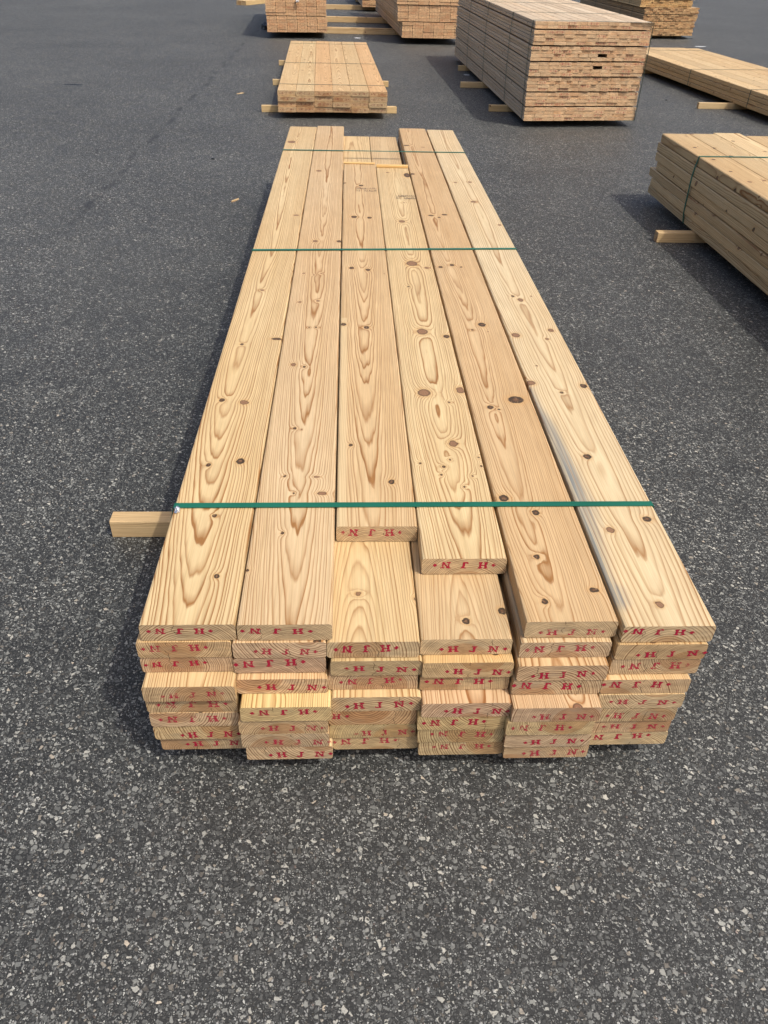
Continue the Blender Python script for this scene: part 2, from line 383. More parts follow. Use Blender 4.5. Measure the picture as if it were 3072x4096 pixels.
def lump(name, w, d, h, mat, seed, n=9):
    """Crumpled scrap: an uneven faceted shell."""
    q = random.Random(seed); v = []; f = []
    for k in range(3):
        s = (1.0, 0.85, 0.35)[k]
        for i in range(n):
            a = 2 * math.pi * i / n + q.uniform(-.15, .15); rr_ = s * q.uniform(0.72, 1.1)
            v.append((w / 2 * rr_ * math.cos(a), d / 2 * rr_ * math.sin(a), h * (0, 0.6, 1.0)[k] * q.uniform(0.75, 1.1) if k else 0.0))
    for k in range(2):
        for i in range(n):
            j = (i + 1) % n; f.append((k * n + i, k * n + j, (k + 1) * n + j, (k + 1) * n + i))
    f.append(tuple(range(2 * n, 3 * n))); f.append(tuple(reversed(range(n))))
    return mesh(name, v, f, mat)

# stamps -----------------------------------------------------------
GLYPH = {
 'H': ["#######..#######", "#######..#######", ".#####....#####.", "..####....####..", "..####....####..", "..####....####..", "..############..", "..############..", "..####....####..", "..####....####..", "..####....####..", ".#####....#####.", "#######..#######", "#######..#######"],
 'J': ["...########", "...########", ".....#####.", ".....####..", ".....####..", ".....####..", ".....####..", ".....####..", ".....####..", ".....####..", "##...####..", "####.####..", "#########..", ".#######..."],
 'N': ["######...#######", "#######..#######", ".######....###..", "..######...###..", "..#######..###..", "..###.###..###..", "..###.####.###..", "..###..###.###..", "..###..#######..", "..###...######..", "..###....#####..", ".#####...#####..", "#######...####..", "#######....###.."],
 '+': ["..####..", "..####..", "########", "########", "########", "..####..", "..####.."],
}
CELL = 0.00125
def raster(parts, q, rough, flip, W_, H_, mat, name):
    g = [[0] * W_ for _ in range(H_)]
    for ch, cx, dy in parts:
        for r_, row in enumerate(GLYPH[ch]):
            for c_, k in enumerate(row):
                if k == '#' and r_ + dy < H_ and cx + c_ < W_:
                    edge = (c_ == 0 or row[c_ - 1] != '#') or (c_ == len(row) - 1 or row[c_ + 1] != '#')
                    if q.random() > (rough * 2.0 if edge else 0.0): g[r_ + dy][cx + c_] = 1
    v = []; f = []; idx = {}
    sg = -1 if flip else 1
    def vid(c_, r_):
        if (c_, r_) not in idx:
            idx[c_, r_] = len(v); v.append((sg * (c_ - W_ / 2) * CELL, 0, sg * (H_ / 2 - r_) * CELL))
        return idx[c_, r_]
    for r_ in range(H_):
        for c_ in range(W_):
            if g[r_][c_]: f.append((vid(c_, r_ + 1), vid(c_ + 1, r_ + 1), vid(c_ + 1, r_), vid(c_, r_)))
    return mesh(name, v, f, mat)
LAYOUT = (('+', 0, 4, 'stamp_mark'), ('H', 16, 0, 'stamp_letter'), ('J', 53, 0, 'stamp_letter'), ('N', 86, 0, 'stamp_letter'), ('+', 110, 3, 'stamp_mark'))
ST = {}; LT = {}
_q = random.Random(77)
for fl in (0, 1):
    for kind, mt, rg in (('red', 'red_ink', .09), ('faded', 'faded_red_ink', .14), ('dark', 'dark_ink', .15)):
        for k in range(2):
            ST[kind, fl, k] = raster([p[:3] for p in LAYOUT], _q, rg, bool(fl), 118, 14, M[mt], 'stamp')
            for ch in 'HJN+':
                rows_ = GLYPH[ch]; LT[kind, fl, k, ch] = raster([(ch, 0, 0)], _q, rg, bool(fl), len(rows_[0]), len(rows_), M[mt], 'stamp_letter' if ch != '+' else 'stamp_mark')
def add_stamp(board, kind, flip, x, z, t, s=1.0, sz=None, letters=False):
    sz = sz or s; fl = int(flip); ry = rnd.uniform(-.055, .055)
    if not letters:
        o = link('stamp', ST[kind, fl, rnd.randrange(2)], board, (x, -0.0005, t / 2 + z), (0, ry, 0), (s, 1, sz)); o['kind'] = 'stuff'
        return
    sg = -1 if flip else 1
    for ch, cx, dy, nm in LAYOUT:
        rows_ = GLYPH[ch]; ux = sg * (cx + len(rows_[0]) / 2 - 59) * CELL * s; uz = sg * (7 - dy - len(rows_) / 2) * CELL * sz
        link(nm, LT[kind, fl, rnd.randrange(2), ch], board, (x + ux + uz * ry, -0.0005, t / 2 + z + uz - ux * ry), (0, ry + rnd.uniform(-.09, .09), 0), (s * (1.22 if ch != '+' else 1.0), 1, sz * 1.06))

# ------------------------------------------------------------------ ground
Z0 = 0.065          # underside of the bundles: they lie on timbers
def ground():
    s = 900.0
    me = mesh('asphalt_ground', [(-s, -s, 0), (s, -s, 0), (s, s, 0), (-s, s, 0)], [(0, 1, 2, 3)], M['asphalt'])
    o = link('asphalt_ground', me); tag(o, 'dark grey asphalt yard speckled with pale stone chips', 'asphalt', kind='structure')
ground()
def aggregate():
    """Stone chips standing proud of the binder in front of and beside the near bundle."""
    g = np.random.default_rng(5)
    N = 75000
    yy = 0.42 + (g.random(N) ** 1.35) * 2.6
    half = 0.45 + yy * 0.62
    xx = 0.08 + (g.random(N) * 2 - 1) * half
    size = 0.0008 + 0.0025 * g.random(N) ** 3.0 + (g.random(N) < 0.025) * 0.0020
    n = 5
    ang = (np.arange(n) / n * 2 * np.pi)[None, :] + g.uniform(-.45, .45, (N, n)) + g.random((N, 1)) * 6.28
    rad = size[:, None] * g.uniform(.55, 1.15, (N, n))
    th = g.random((N, 1)) * 6.28; el = g.uniform(1.0, 1.9, (N, 1))
    px, py = np.cos(ang) * rad * el, np.sin(ang) * rad
    qx, qy = px * np.cos(th) - py * np.sin(th), px * np.sin(th) + py * np.cos(th)
    hgt = np.minimum(size * 0.28, 0.0016)[:, None] * g.uniform(.6, 1.3, (N, n))
    V = np.zeros((N, 2 * n, 3))
    V[:, :n, 0] = xx[:, None] + qx; V[:, :n, 1] = yy[:, None] + qy; V[:, :n, 2] = -0.0005
    V[:, n:, 0] = xx[:, None] + qx * 0.82; V[:, n:, 1] = yy[:, None] + qy * 0.82; V[:, n:, 2] = hgt
    V = V.reshape(-1, 3)
    base = (np.arange(N) * 2 * n)[:, None]
    loops, starts = [], []
    side = np.stack([np.stack([base[:, 0] + i, base[:, 0] + (i + 1) % n, base[:, 0] + n + (i + 1) % n, base[:, 0] + n + i], 1) for i in range(n)], 1)   # N,n,4
    top = base + np.arange(n, 2 * n)[None, :]
    lp = np.concatenate([side.reshape(N, -1), top], 1)                    # N, n*4+n
    per = n * 4 + n
    st = (np.arange(N) * per)[:, None] + np.array([4 * i for i in range(n)] + [4 * n])[None, :]
    me = bpy.data.meshes.new('asphalt_aggregate')
    me.vertices.add(len(V)); me.vertices.foreach_set('co', V.ravel())
    me.loops.add(lp.size); me.loops.foreach_set('vertex_index', lp.ravel().astype(np.int32))
    me.polygons.add(st.size); me.polygons.foreach_set('loop_start', st.ravel().astype(np.int32))
    me.update(calc_edges=True)
    tone = 0.05 + 0.25 * g.random(N) ** 2.1
    warm = g.random(N); c = np.stack([tone * 0.985, tone, tone * 0.96, np.ones(N)], 1)
    wsel = warm > 0.88; c[wsel, 0] *= 1.06; c[wsel, 1] *= 0.985; c[wsel, 2] *= 0.87
    psel = warm < 0.015; c[psel, 0] *= 1.15; c[psel, 1] *= 0.92; c[psel, 2] *= 0.84
    at = me.attributes.new('tone', 'FLOAT_COLOR', 'POINT')
    at.data.foreach_set('color', np.repeat(c, 2 * n, axis=0).astype(np.float32).ravel())
    me.materials.append(M['chips'])
    o = link('asphalt_aggregate', me)
    tag(o, 'pale stone chips bedded in the asphalt surface', 'aggregate', kind='stuff')
aggregate()

# ------------------------------------------------------------------ dunnage timbers
def timber(label, x0, x1, y, w, h, rz=0.0, group='timbers under the bundles'):
    L = x1 - x0
    me = board_mesh('dunnage_timber', w, h, L, M['dunnage'], 0.003)
    o = link('dunnage_timber', me, None, (x0, y, 0), (0, 0, -math.pi / 2 + rz))
    v = rnd.uniform(0.92, 1.05); o.color = (v, v * rnd.uniform(.97, 1.0), v * rnd.uniform(.9, 1.0), 1)
    tag(o, label, 'timber', group)
    return o

# ------------------------------------------------------------------ main bundle
BW, BT = 0.1948, 0.048
FIT = {  # column: [(left x, front y) for layer 1..8]
 1: [(-.431, 1.105), (-.438, 1.097), (-.439, 1.095), (-.440, 1.096), (-.438, 1.086), (-.442, 1.126), (-.442, 1.123), (-.429, 1.126)],
 2: [(-.234, 1.074), (-.241, 1.072), (-.243, 1.072), (-.235, 1.068), (-.244, 1.105), (-.246, 1.121), (-.244, 1.119), (-.231, 1.124)],
 3: [(-.043, 1.098), (-.046, 1.094), (-.047, 1.093), (-.041, 1.092), (-.048, 1.113), (-.041, 1.110), (-.048, 1.118), (-.032, 1.448)],
 4: [(.150, 1.079), (.152, 1.077), (.149, 1.075), (.151, 1.073), (.152, 1.109), (.154, 1.102), (.149, 1.124), (.165, 1.328)],
 5: [(.342, 1.067), (.341, 1.062), (.342, 1.058), (.342, 1.057), (.352, 1.093), (.356, 1.090), (.359, 1.113), (.366, 1.125)],
 6: [(.529, 1.100), (.536, 1.098), (.542, 1.092), (.539, 1.090), (.547, 1.092), (.561, 1.106), (.563, 1.104), (.568, 1.109)]}
REAR = {1: 6.19, 2: 6.23, 3: 5.10, 4: 5.02, 5: 6.20, 6: 6.165}
STAMPS = {1: 'HHNNHNNN', 2: 'HHHNHNHN', 3: 'NHNHNHNN', 4: 'NNNHNHHN', 5: 'HHNHNHNH', 6: 'NHHHNNHN'}   # layer 1..8
KN = {
 1: [(-0.0351,1.338,0.0068,0.0085,'d'),(0.0793,1.384,0.0188,0.0094,'d'),(-0.0516,0.944,0.0085,0.0107,'d'),(0.0161,0.93,0.0153,0.0153,'b'),(0.0413,0.608,0.0114,0.0142,'d'),(-0.041,0.589,0.0064,0.008,'d'),(-0.0118,1.84,0.009,0.0112,'b'),(0.0058,0.367,0.0056,0.0069,'d'),(0.0403,0.148,0.0061,0.0076,'d'),(-0.0536,4.544,0.0314,0.0393,'b'),(0.0681,2.855,0.0162,0.0129,'b')],
 2: [(-0.0546,2.035,0.0065,0.0081,'b'),(-0.0138,2.019,0.0041,0.0052,'b'),(0.0182,2.037,0.0047,0.0059,'b'),(-0.0549,1.723,0.0076,0.0095,'b'),(0.0129,1.736,0.0071,0.0089,'b'),(-0.0098,1.486,0.0036,0.0045,'d'),(0.0142,1.487,0.0046,0.0058,'d'),(-0.0489,1.187,0.0102,0.0128,'b'),(-0.0133,1.172,0.0051,0.0064,'d'),(-0.0217,0.781,0.0053,0.0066,'d'),(-0.0024,0.775,0.0032,0.0041,'b'),(-0.0343,0.539,0.0048,0.006,'d'),(-0.0077,0.463,0.004,0.0049,'d'),(0.0485,0.536,0.0097,0.0048,'b'),(0.0643,0.462,0.0137,0.0082,'b'),(0.0884,2.461,0.0132,0.0105,'d'),(-0.0245,0.301,0.0043,0.0053,'d'),(-0.0921,0.17,0.004,0.005,'d'),(-0.0451,3.766,0.0171,0.0214,'b'),(-0.0215,2.455,0.0132,0.0165,'b'),(0.0879,2.455,0.0108,0.0135,'d')],
 3: [(-0.0545,1.78,0.0109,0.0136,'d'),(0.0136,1.759,0.0103,0.0128,'d'),(0.0814,1.714,0.0036,0.0045,'b'),(-0.086,1.19,0.0104,0.0129,'d'),(-0.0036,1.164,0.0103,0.0129,'d'),(-0.062,0.366,0.0059,0.0074,'d'),(0.043,0.187,0.0082,0.0102,'d'),(0.0023,3.12,0.0132,0.0166,'d'),(-0.0399,2.517,0.0145,0.0181,'d'),(0.0367,2.506,0.0118,0.0147,'d'),(-0.0904,3.169,0.0092,0.0115,'d')],
 4: [(0.0082,1.964,0.0271,0.0352,'b'),(0.0678,1.912,0.0112,0.014,'b'),(-0.0015,1.252,0.0224,0.0292,'b'),(0.0816,1.212,0.0111,0.0139,'d'),(-0.0315,0.792,0.0226,0.0272,'b'),(0.084,0.811,0.0153,0.0229,'b'),(0.0404,0.732,0.0042,0.0053,'d'),(0.0276,0.495,0.0146,0.0182,'b'),(-0.0735,0.395,0.0033,0.0041,'d'),(-0.0108,0.378,0.0046,0.0058,'d'),(0.0091,0.412,0.0033,0.0041,'d'),(0.0896,0.425,0.0038,0.0047,'d'),(0.0908,0.382,0.0028,0.0035,'d'),(-0.0214,0.34,0.0027,0.0034,'d'),(0.0603,0.334,0.0027,0.0034,'d'),(0.0337,0.285,0.0027,0.0034,'d'),(-0.0238,1.691,0.0049,0.0061,'d'),(-0.0003,2.573,0.018,0.0225,'b'),(0.0809,3.491,0.0194,0.0484,'d'),(0.0278,2.905,0.0058,0.0072,'b'),(-0.0323,3.548,0.0108,0.0135,'b')],
 5: [(-0.0726,2.128,0.0097,0.0122,'d'),(-0.0196,2.155,0.0106,0.0132,'d'),(0.0173,2.131,0.006,0.0075,'d'),(-0.0192,1.474,0.0057,0.0071,'d'),(0.022,1.522,0.0141,0.0176,'d'),(0.0354,1.46,0.0038,0.0047,'b'),(-0.0387,0.906,0.0095,0.0119,'d'),(0.0471,0.954,0.0242,0.0218,'d'),(-0.0149,0.894,0.0042,0.0053,'d'),(-0.0739,0.438,0.0127,0.0139,'d'),(-0.0042,0.377,0.0087,0.0108,'d'),(-0.0353,0.209,0.0069,0.0086,'d'),(-0.0467,0.061,0.0071,0.0089,'d'),(0.0688,0.096,0.011,0.0088,'d'),(-0.0745,4.502,0.0197,0.0157,'d'),(0.0322,4.457,0.0147,0.0118,'b'),(-0.0482,2.885,0.0148,0.0118,'d'),(0.0225,2.902,0.0149,0.0119,'d'),(-0.0098,2.853,0.0074,0.0092,'d'),(-0.0858,3.727,0.0141,0.0176,'d')],
 6: [(-0.0177,1.819,0.0077,0.0096,'d'),(0.0057,1.78,0.0124,0.0198,'b'),(0.0555,1.821,0.0049,0.0061,'b'),(-0.0712,1.447,0.0169,0.0211,'b'),(0.0653,1.492,0.0128,0.016,'b'),(0.035,1.417,0.0075,0.0094,'b'),(-0.0444,1.203,0.0035,0.0044,'d'),(-0.0879,1.081,0.0179,0.0179,'b'),(-0.0014,1.018,0.006,0.0076,'d'),(0.0783,1.063,0.0112,0.014,'d'),(-0.0137,0.648,0.0106,0.0133,'d'),(0.0645,0.366,0.0112,0.0112,'d'),(-0.0388,0.323,0.0109,0.0136,'b'),(-0.0024,0.065,0.0093,0.0117,'b'),(-0.052,3.562,0.0116,0.0145,'b'),(0.0338,3.576,0.0138,0.0173,'b'),(0.0009,3.164,0.0157,0.0197,'b'),(0.078,2.757,0.0109,0.0136,'b')],
 '3b': [(-0.0301,0.147,0.008,0.008,'b'),(0.0944,0.131,0.0034,0.0043,'d')],
 '4b': [(0.0039,0.054,0.0078,0.0097,'d'),(0.0878,0.084,0.009,0.0113,'d')],
}
TOPM = {
 1: pine('pine_board', 1, KN[1], x0=-0.022, depth=0.075, slope=-0.050, spacing=0.0050, contrast=1.1, wob=0.05, zw=0.020, warp=0.010),
 2: pine('pine_board', 2, KN[2], x0=0.005, depth=0.085, slope=-0.030, spacing=0.0035, contrast=1.0, wob=0.03, zw=0.015, early=(0.61, 0.47, 0.285)),
 3: pine('pine_board', 3, KN[3], x0=-0.012, depth=0.080, slope=-0.030, spacing=0.0036, contrast=1.0, wob=0.02, zw=0.018, early=(0.60, 0.455, 0.265), edge_strip=(0.071, 0.077, -1.0, 1.25)),
 4: pine('pine_board', 4, KN[4], x0=0.012, depth=0.070, slope=-0.028, spacing=0.0043, contrast=0.95, wob=0.03, zw=0.018, warp=0.012, kpow=0.027),
 5: pine('pine_board', 5, KN[5], x0=-0.03, depth=0.075, slope=-0.030, spacing=0.0032, contrast=0.9, wob=0.05, zw=0.018, early=(0.59, 0.44, 0.255)),
 6: pine('pine_board', 6, KN[6], x0=0.005, depth=0.060, slope=-0.032, spacing=0.0068, contrast=0.85, wob=0.04, zw=0.022, early=(0.65, 0.54, 0.345), stain=(-0.056, 0.03, 1.08), kpow=0.013),
 '3b': pine('pine_board', 7, KN['3b'], x0=-0.03, depth=0.016, slope=0.09, spacing=0.0058, contrast=0.8, wob=0.0, zw=0.01, kpow=0.035, early=(0.62, 0.485, 0.275)),
 '4b': pine('pine_board', 8, KN['4b'], x0=0.0, depth=0.050, slope=0.05, spacing=0.0042, contrast=0.7, early=(0.57, 0.435, 0.255)),
}
mb = empty('lumber_bundle', (0.165, 1.1, Z0))
tag(mb, 'long low bundle of wide pine boards with three green straps, two top boards cut short', 'lumber bundle', 'bundles of boards in the yard')
MO = Vector((0.165, 1.1))
rects = []
q = random.Random(3)
for lay in range(8):
    prev = None
    for c in range(1, 7):
        x, y = FIT[c][lay]
        if prev is not None: x = max(x, prev + 0.0006)
        prev = x + BW
        rear = REAR[c] if lay == 7 else (6.14 + q.uniform(-.03, .03) if lay == 6 else 6.17 + q.uniform(-.05, .05))
        key = c if lay == 7 else ({3: '3b', 4: '4b'}.get(c) if lay == 6 else None)
        mt = TOPM[key] if key else M['pine']
        me = board_mesh('board', BW, BT - q.uniform(0.0012, 0.003), rear - y, mt, 0.006, 2)
        o = link('board', me, mb, (x + BW / 2 - MO.x, y - MO.y, lay * BT))
        v = q.uniform(0.86, 1.10) if key is None else 1.0
        o.color = (v, v * q.uniform(0.93, 1.02) if not key else 1, v * q.uniform(0.82, 1.08) if not key else 1, 1)
        if (c, lay) == (3, 2): o.color = (0.92, 0.79, 0.70, 1)
        if (c, lay) == (3, 3): o.color = (1.02, 1.0, 0.98, 1)
        rects.append((x - MO.x, x + BW - MO.x, lay * BT, lay * BT + BT))
        N_ = STAMPS[c][lay] == 'N'
        sx = -0.009 + q.uniform(-.016, .012); sz = 0.004 + q.uniform(-.003, .003)
        if not N_: sx, sz = -sx + 0.004, -sz - 0.002
        if (c, lay) == (3, 2): sx = -0.088
        if (c, lay) == (3, 2):
            # only the last letter and mark are left on this end
            link('stamp_letter', LT['red', 1, 0, 'H'], o, (-0.080, -0.0005, BT / 2 + 0.006), (0, 0.03, 0)); link('stamp_mark', LT['red', 1, 0, '+'], o, (-0.056, -0.0005, BT / 2 + 0.006))
        else:
            add_stamp(o, 'faded' if q.random() < (.65 if lay < 4 else .35) else 'red', N_, sx, sz, BT, q.uniform(0.90, 1.06), q.uniform(0.82, 1.12), letters=True)
        if lay == 7 and c in (3, 4):
            gy = 4.483 - y if c == 3 else 4.344 - y
            gx = 0.03
            vv, ff = [], []
            for row in range(2):
                for k in range(15):
                    if row and k in (3, 4, 5): continue
                    for s_ in range(2):
                        xa = k * 0.0075 + s_ * 0.0033 - 0.055; ya = -row * 0.045 + q.uniform(-.003, .003); n0 = len(vv)
                        hh = q.choice((0.032, 0.032, 0.014))
                        vv += [(xa, ya, 0), (xa + 0.0022, ya, 0), (xa + 0.0022, ya + hh, 0), (xa, ya + hh, 0)]; ff.append((n0, n0 + 1, n0 + 2, n0 + 3))
            link('ink_print', mesh('ink_print', vv, ff, M['grey_ink']), o, (gx if c == 3 else 0.045, gy, BT + 0.0004))
for yl, yr in ((1.521, 1.526), (3.425, 3.492), (5.405, 5.425)):
    me, hl = strap_mesh('strap', rects, yl - MO.y, yr - MO.y, 0.019, M['strap'])
    s_ = link('strap', me, mb)
    if yl < 2:
        link('seal', lump('seal', 0.017, 0.024, 0.010, M['foil'], 4, 11), s_, (-0.425 - MO.x + 0.008, yl - MO.y - 0.010, 8 * BT + 0.0002))
# laths at the far end of the two short boards
def lath(label, x0, x1, y, z, w, h, col):
    me = board_mesh('lath', w, h, x1 - x0, M['dunnage'], 0.0015)
    o = link('lath', me, None, (x0, y, z), (0, 0, -math.pi / 2 - 0.02)); o.color = (*col, 1)
    tag(o, label, 'lath')
lath('thin pale lath across the far end of the third top board', -.031, .160, 5.085, Z0 + 8 * BT, 0.03, 0.006, (1.08, 0.98, 0.75))
lath('thicker yellow lath across the far end of the fourth top board', .168, .359, 5.00, Z0 + 8 * BT, 0.028, 0.014, (1.08, 0.95, 0.68))
timber('squared pine timber under the front strap end of the long green-strapped bundle', -0.763, 0.86, 1.994, 0.056, Z0)
timber('squared pine timber hidden under the middle of the long green-strapped bundle', -0.40, 0.72, 3.75, 0.056, Z0)
timber('squared pine timber hidden under the far part of the long green-strapped bundle', -0.40, 0.72, 5.55, 0.056, Z0)

# ------------------------------------------------------------------ generic bundles
def bundle(label, origin, rz, rows, T, L, z0, tints, straps=(), strap_mat='steel_strap', strap_w=0.016, skew=0.0,
           jit=0.02, gap_after=(), gap=0.009, stamp=None, holes=(), group='bundles of boards in the yard', mat='pine', rearjit=None, xj=0.002, lath_y=None, ragged=0.0):
    """rows: list of lists of board widths, bottom row first; origin = front left lower corner."""
    t = empty('lumber_bundle', (origin[0], origin[1], z0), rz); tag(t, label, 'lumber bundle', group)
    z = 0.0; rects_ = []; cache = {}
    for ri, row in enumerate(rows):
        if ri == 0 or (ri - 1) in gap_after: gx, gy = rnd.uniform(-ragged, ragged) * 1.5, rnd.uniform(-1, 1) * (0.018 if gap_after else 0.0)
        x = gx + rnd.uniform(-ragged, ragged)
        for ci, w in enumerate(row):
            kk = (round(w, 3), rnd.randrange(3))
            if kk not in cache: cache[kk] = board_mesh('board', w - (0.0042 if mat == 'weathered' else 0.0008), T - (0.0028 if T > 0.04 else 0.0022), L + rnd.uniform(-.03, .03), M[mat], min(0.0045, T * 0.11), 1)
            fy = gy + skew * (x + w / 2) + rnd.uniform(-jit, jit)
            if (ri, ci) in holes: fy += 0.35
            o = link('board', cache[kk], t, (x + w / 2, fy, z))
            a, b_ = tints; k = rnd.random(); v = rnd.uniform(0.90, 1.10)
            o.color = (*(v * (p + (q_ - p) * k) for p, q_ in zip(a, b_)), 1)
            rects_.append((x, x + w - 0.0008, z, z + T))
            if stamp and rnd.random() < stamp[1]:
                add_stamp(o, stamp[0], rnd.random() < .5, rnd.uniform(-.006, .006), 0.0, T, min(0.0475 * 22 * w / 0.195, 1.0) if stamp[0] != 'small' else 1, min(1.0, T / 0.030), letters=T > 0.05)
            x += w + (rnd.uniform(0, xj))
        z += T
        if ri in gap_after:
            for ly in (lath_y or (0.25, L * .35, L * .66, L - .3)):
                wd = sum(row)
                me = cache.setdefault(('lath', wd), board_mesh('spacer_lath', 0.025, gap, wd - 0.06, M['dunnage'], 0.001))
                link('spacer_lath', me, t, (0.03, ly + 0.0, z), (0, 0, -math.pi / 2))
            z += gap
    for ys in straps:
        a, b_ = ys if isinstance(ys, tuple) else (ys, ys)
        me, _ = strap_mesh('strap', rects_, a, b_, strap_w, M[strap_mat]); link('strap', me, t)
    return t, z
TAN = ((1.0, 0.98, 0.95), (0.95, 0.86, 0.78))
PALE = ((1.05, 1.06, 1.08), (1.02, 0.97, 0.92))
WARM = ((1.10, 0.98, 0.86), (1.0, 0.84, 0.74))
GREYT = ((0.92, 0.90, 0.86), (0.80, 0.76, 0.70))

# short bundle beyond the main one
bundle('short four-layer bundle of pink and cream boards with three dark straps', (-0.735, 9.02), R(1.7), [[0.1905] * 6] * 4, 0.0505, 4.62, Z0, ((1.06, 1.06, 1.04), (1.0, 0.84, 0.74)), straps=(0.42, 2.15, 4.27),
       skew=0.03, jit=0.012, stamp=('dark', 1.0), strap_w=0.013, ragged=0.003)
timber('pale timber under the stamped front of the short four-layer bundle', -0.95, 0.53, 9.40, 0.058, Z0, R(3.5))
timber('pale timber under the middle strap of the short four-layer bundle', -0.975, 0.515, 11.27, 0.055, Z0, R(2.5))
timber('pale timber under the far part of the short four-layer bundle', -1.03, 0.30, 13.12, 0.055, Z0, R(1.5))

# tall stack of many narrow boards
rows = []
for i in range(26):
    n = 11; ws = [rnd.choice((0.098, 0.112, 0.125)) for _ in range(n)]; k = 1.225 / sum(ws); rows.append([round(w * k, 3) for w in ws])
bundle('tall strapped stack of narrow boards in layers with red-marked ends', (1.815, 8.80), R(1.35), rows, 0.0313, 5.4, Z0, ((1.08, 1.03, 0.98), (1.03, 0.93, 0.84)),
       straps=((0.10, 0.12), (1.10, 1.15), (2.65, 2.70), (4.05, 4.1)), skew=0.12, jit=0.007, gap_after=(3, 7, 11, 15, 19, 23), gap=0.0115, stamp=('faded', 0.22),
       holes=((17, 6), (14, 6)), strap_w=0.018, xj=0.0, ragged=0.004, mat='weathered')
timber('pale timber under the red-marked end of the tall stack', 1.595, 2.95, 9.73, 0.06, Z0, R(2))
timber('pale timber under the middle of the tall stack, left end showing', 1.465, 2.9, 11.42, 0.06, Z0, R(2))
timber('pale timber under the far part of the tall stack', 1.62, 2.9, 13.02, 0.06, Z0, R(2))

# right near bundle, running out of the picture
bundle('seven-layer bundle of wide thick pale boards strapped in green, knotty side faces', (2.25, 1.75), R(0.0), [[0.199] * 6] * 7, 0.0600, 4.28, Z0, PALE,
       straps=((3.52, 3.55), (1.6, 1.6)), strap_mat='strap', strap_w=0.019, jit=0.03, skew=0.02, ragged=0.010)
timber('squared timber under the far strap of the seven-layer bundle', 2.025, 3.5, 5.085, 0.06, Z0, R(1))
timber('squared timber hidden under the near part of the seven-layer bundle', 2.26, 3.5, 2.6, 0.06, Z0)

# right middle bundle
bundle('low four-layer bundle of pale boards with one lit timber end jutting out beneath', (4.715, 9.15), R(3.75), [[0.202] * 6] * 4, 0.048, 4.95, Z0, PALE, straps=((0.74, 0.74), (2.40, 2.45), (4.55, 4.55)), jit=0.03, strap_w=0.014, ragged=0.005)
timber('pale timber whose lit end juts from under the low four-layer bundle', 4.205, 5.9, 10.21, 0.05, Z0, R(2))
timber('pale timber hidden under the far half of the low four-layer bundle', 4.40, 5.7, 13.2, 0.05, Z0, R(2))

# back left pile
Z1 = 0.105
def pile(x, y, rz, n_b, cols, w, T, nl, L, tints, names, skew, shifts, z, stamps=True, gap=0.010):
    for k in range(n_b):
        bundle(names[k], (x + shifts[k], y + rnd.uniform(-.02, .02)), rz, [[w] * cols] * nl, T, L, z, tints, straps=(0.5, L / 2, L - .5), skew=skew, jit=0.005,
               stamp=('dark', 1.0) if stamps and k < 2 else None, gap_after=(), xj=0.002, ragged=0.004, mat='weathered')
        z += nl * T
        if k < n_b - 1:
            for ly in (0.35, L * .5, L - .4):
                # separating laths between the bundles of a pile
                me = board_mesh('separating_lath', 0.04, gap, cols * w - 0.08, M['dunnage'], 0.001)
                o = link('separating_lath', me, None, (x + shifts[k] + 0.06 - ly * math.sin(rz), y + ly + 0.06, z), (0, 0, -math.pi / 2 + rz))
                tag(o, ('front' if ly < 1 else 'middle' if ly < L - 1 else 'rear') + ' thin lath ' + ('on the bottom', 'on the second', 'on the third')[k] + ' bundle of ' + SEPN[0], 'lath', 'laths between stacked bundles')
            z += gap
SEPN = ['the square-ended pile']
pile(-1.486, 16.62, R(2.5), 4, 6, 0.183, 0.0495, 5, 4.8, WARM,
     ['bottom bundle of the square-ended pile beside black plastic film', 'second bundle up in the pile beside black plastic film', 'third bundle up in the pile beside black plastic film', 'topmost bundle of the pile beside black plastic film'], 0.15, [0, -.012, 0, 0], Z1)
SEPN = ['the crooked pile']
pile(0.967, 16.24, R(2.8), 4, 6, 0.19, 0.0485, 5, 6.2, WARM,
     ['bottom bundle of the crooked pile, set right of the ones above', 'second bundle up in the crooked pile', 'third bundle up in the crooked pile', 'topmost bundle of the crooked pile'], 0.0, [0, -.10, -.115, -.11], Z1)
pile_rows = [[0.19] * 5] * 5
bundle('partly hidden bundle of orange boards beyond the crooked pile', (0.345, 23.4), R(2.5), pile_rows, 0.05, 4.5, Z1, WARM, jit=0.02, stamp=('dark', 1.0), straps=(0.5, 2.2), mat='weathered')
bundle('bundle lying on the partly hidden one beyond the crooked pile', (0.36, 23.42), R(2.5), pile_rows, 0.05, 4.5, Z1 + 0.25, WARM, jit=0.02, straps=(0.5, 2.2), mat='weathered')
timber('long dark timber running under both far piles, lit front one', -1.45, 1.95, 17.85, 0.10, Z1, R(1.5), 'beams joining the far piles')
timber('long dark timber running under both far piles, middle one', -1.62, 1.85, 20.32, 0.10, Z1, R(1.5), 'beams joining the far piles')
timber('long yellow timber running under the far ends of both far piles', -1.7, 1.9, 23.95, 0.10, Z1, R(1.0), 'beams joining the far piles')
timber('timber under the rear of the bundles beyond the crooked pile', 0.2, 1.3, 26.9, 0.10, Z1, R(1.0), 'beams joining the far piles')

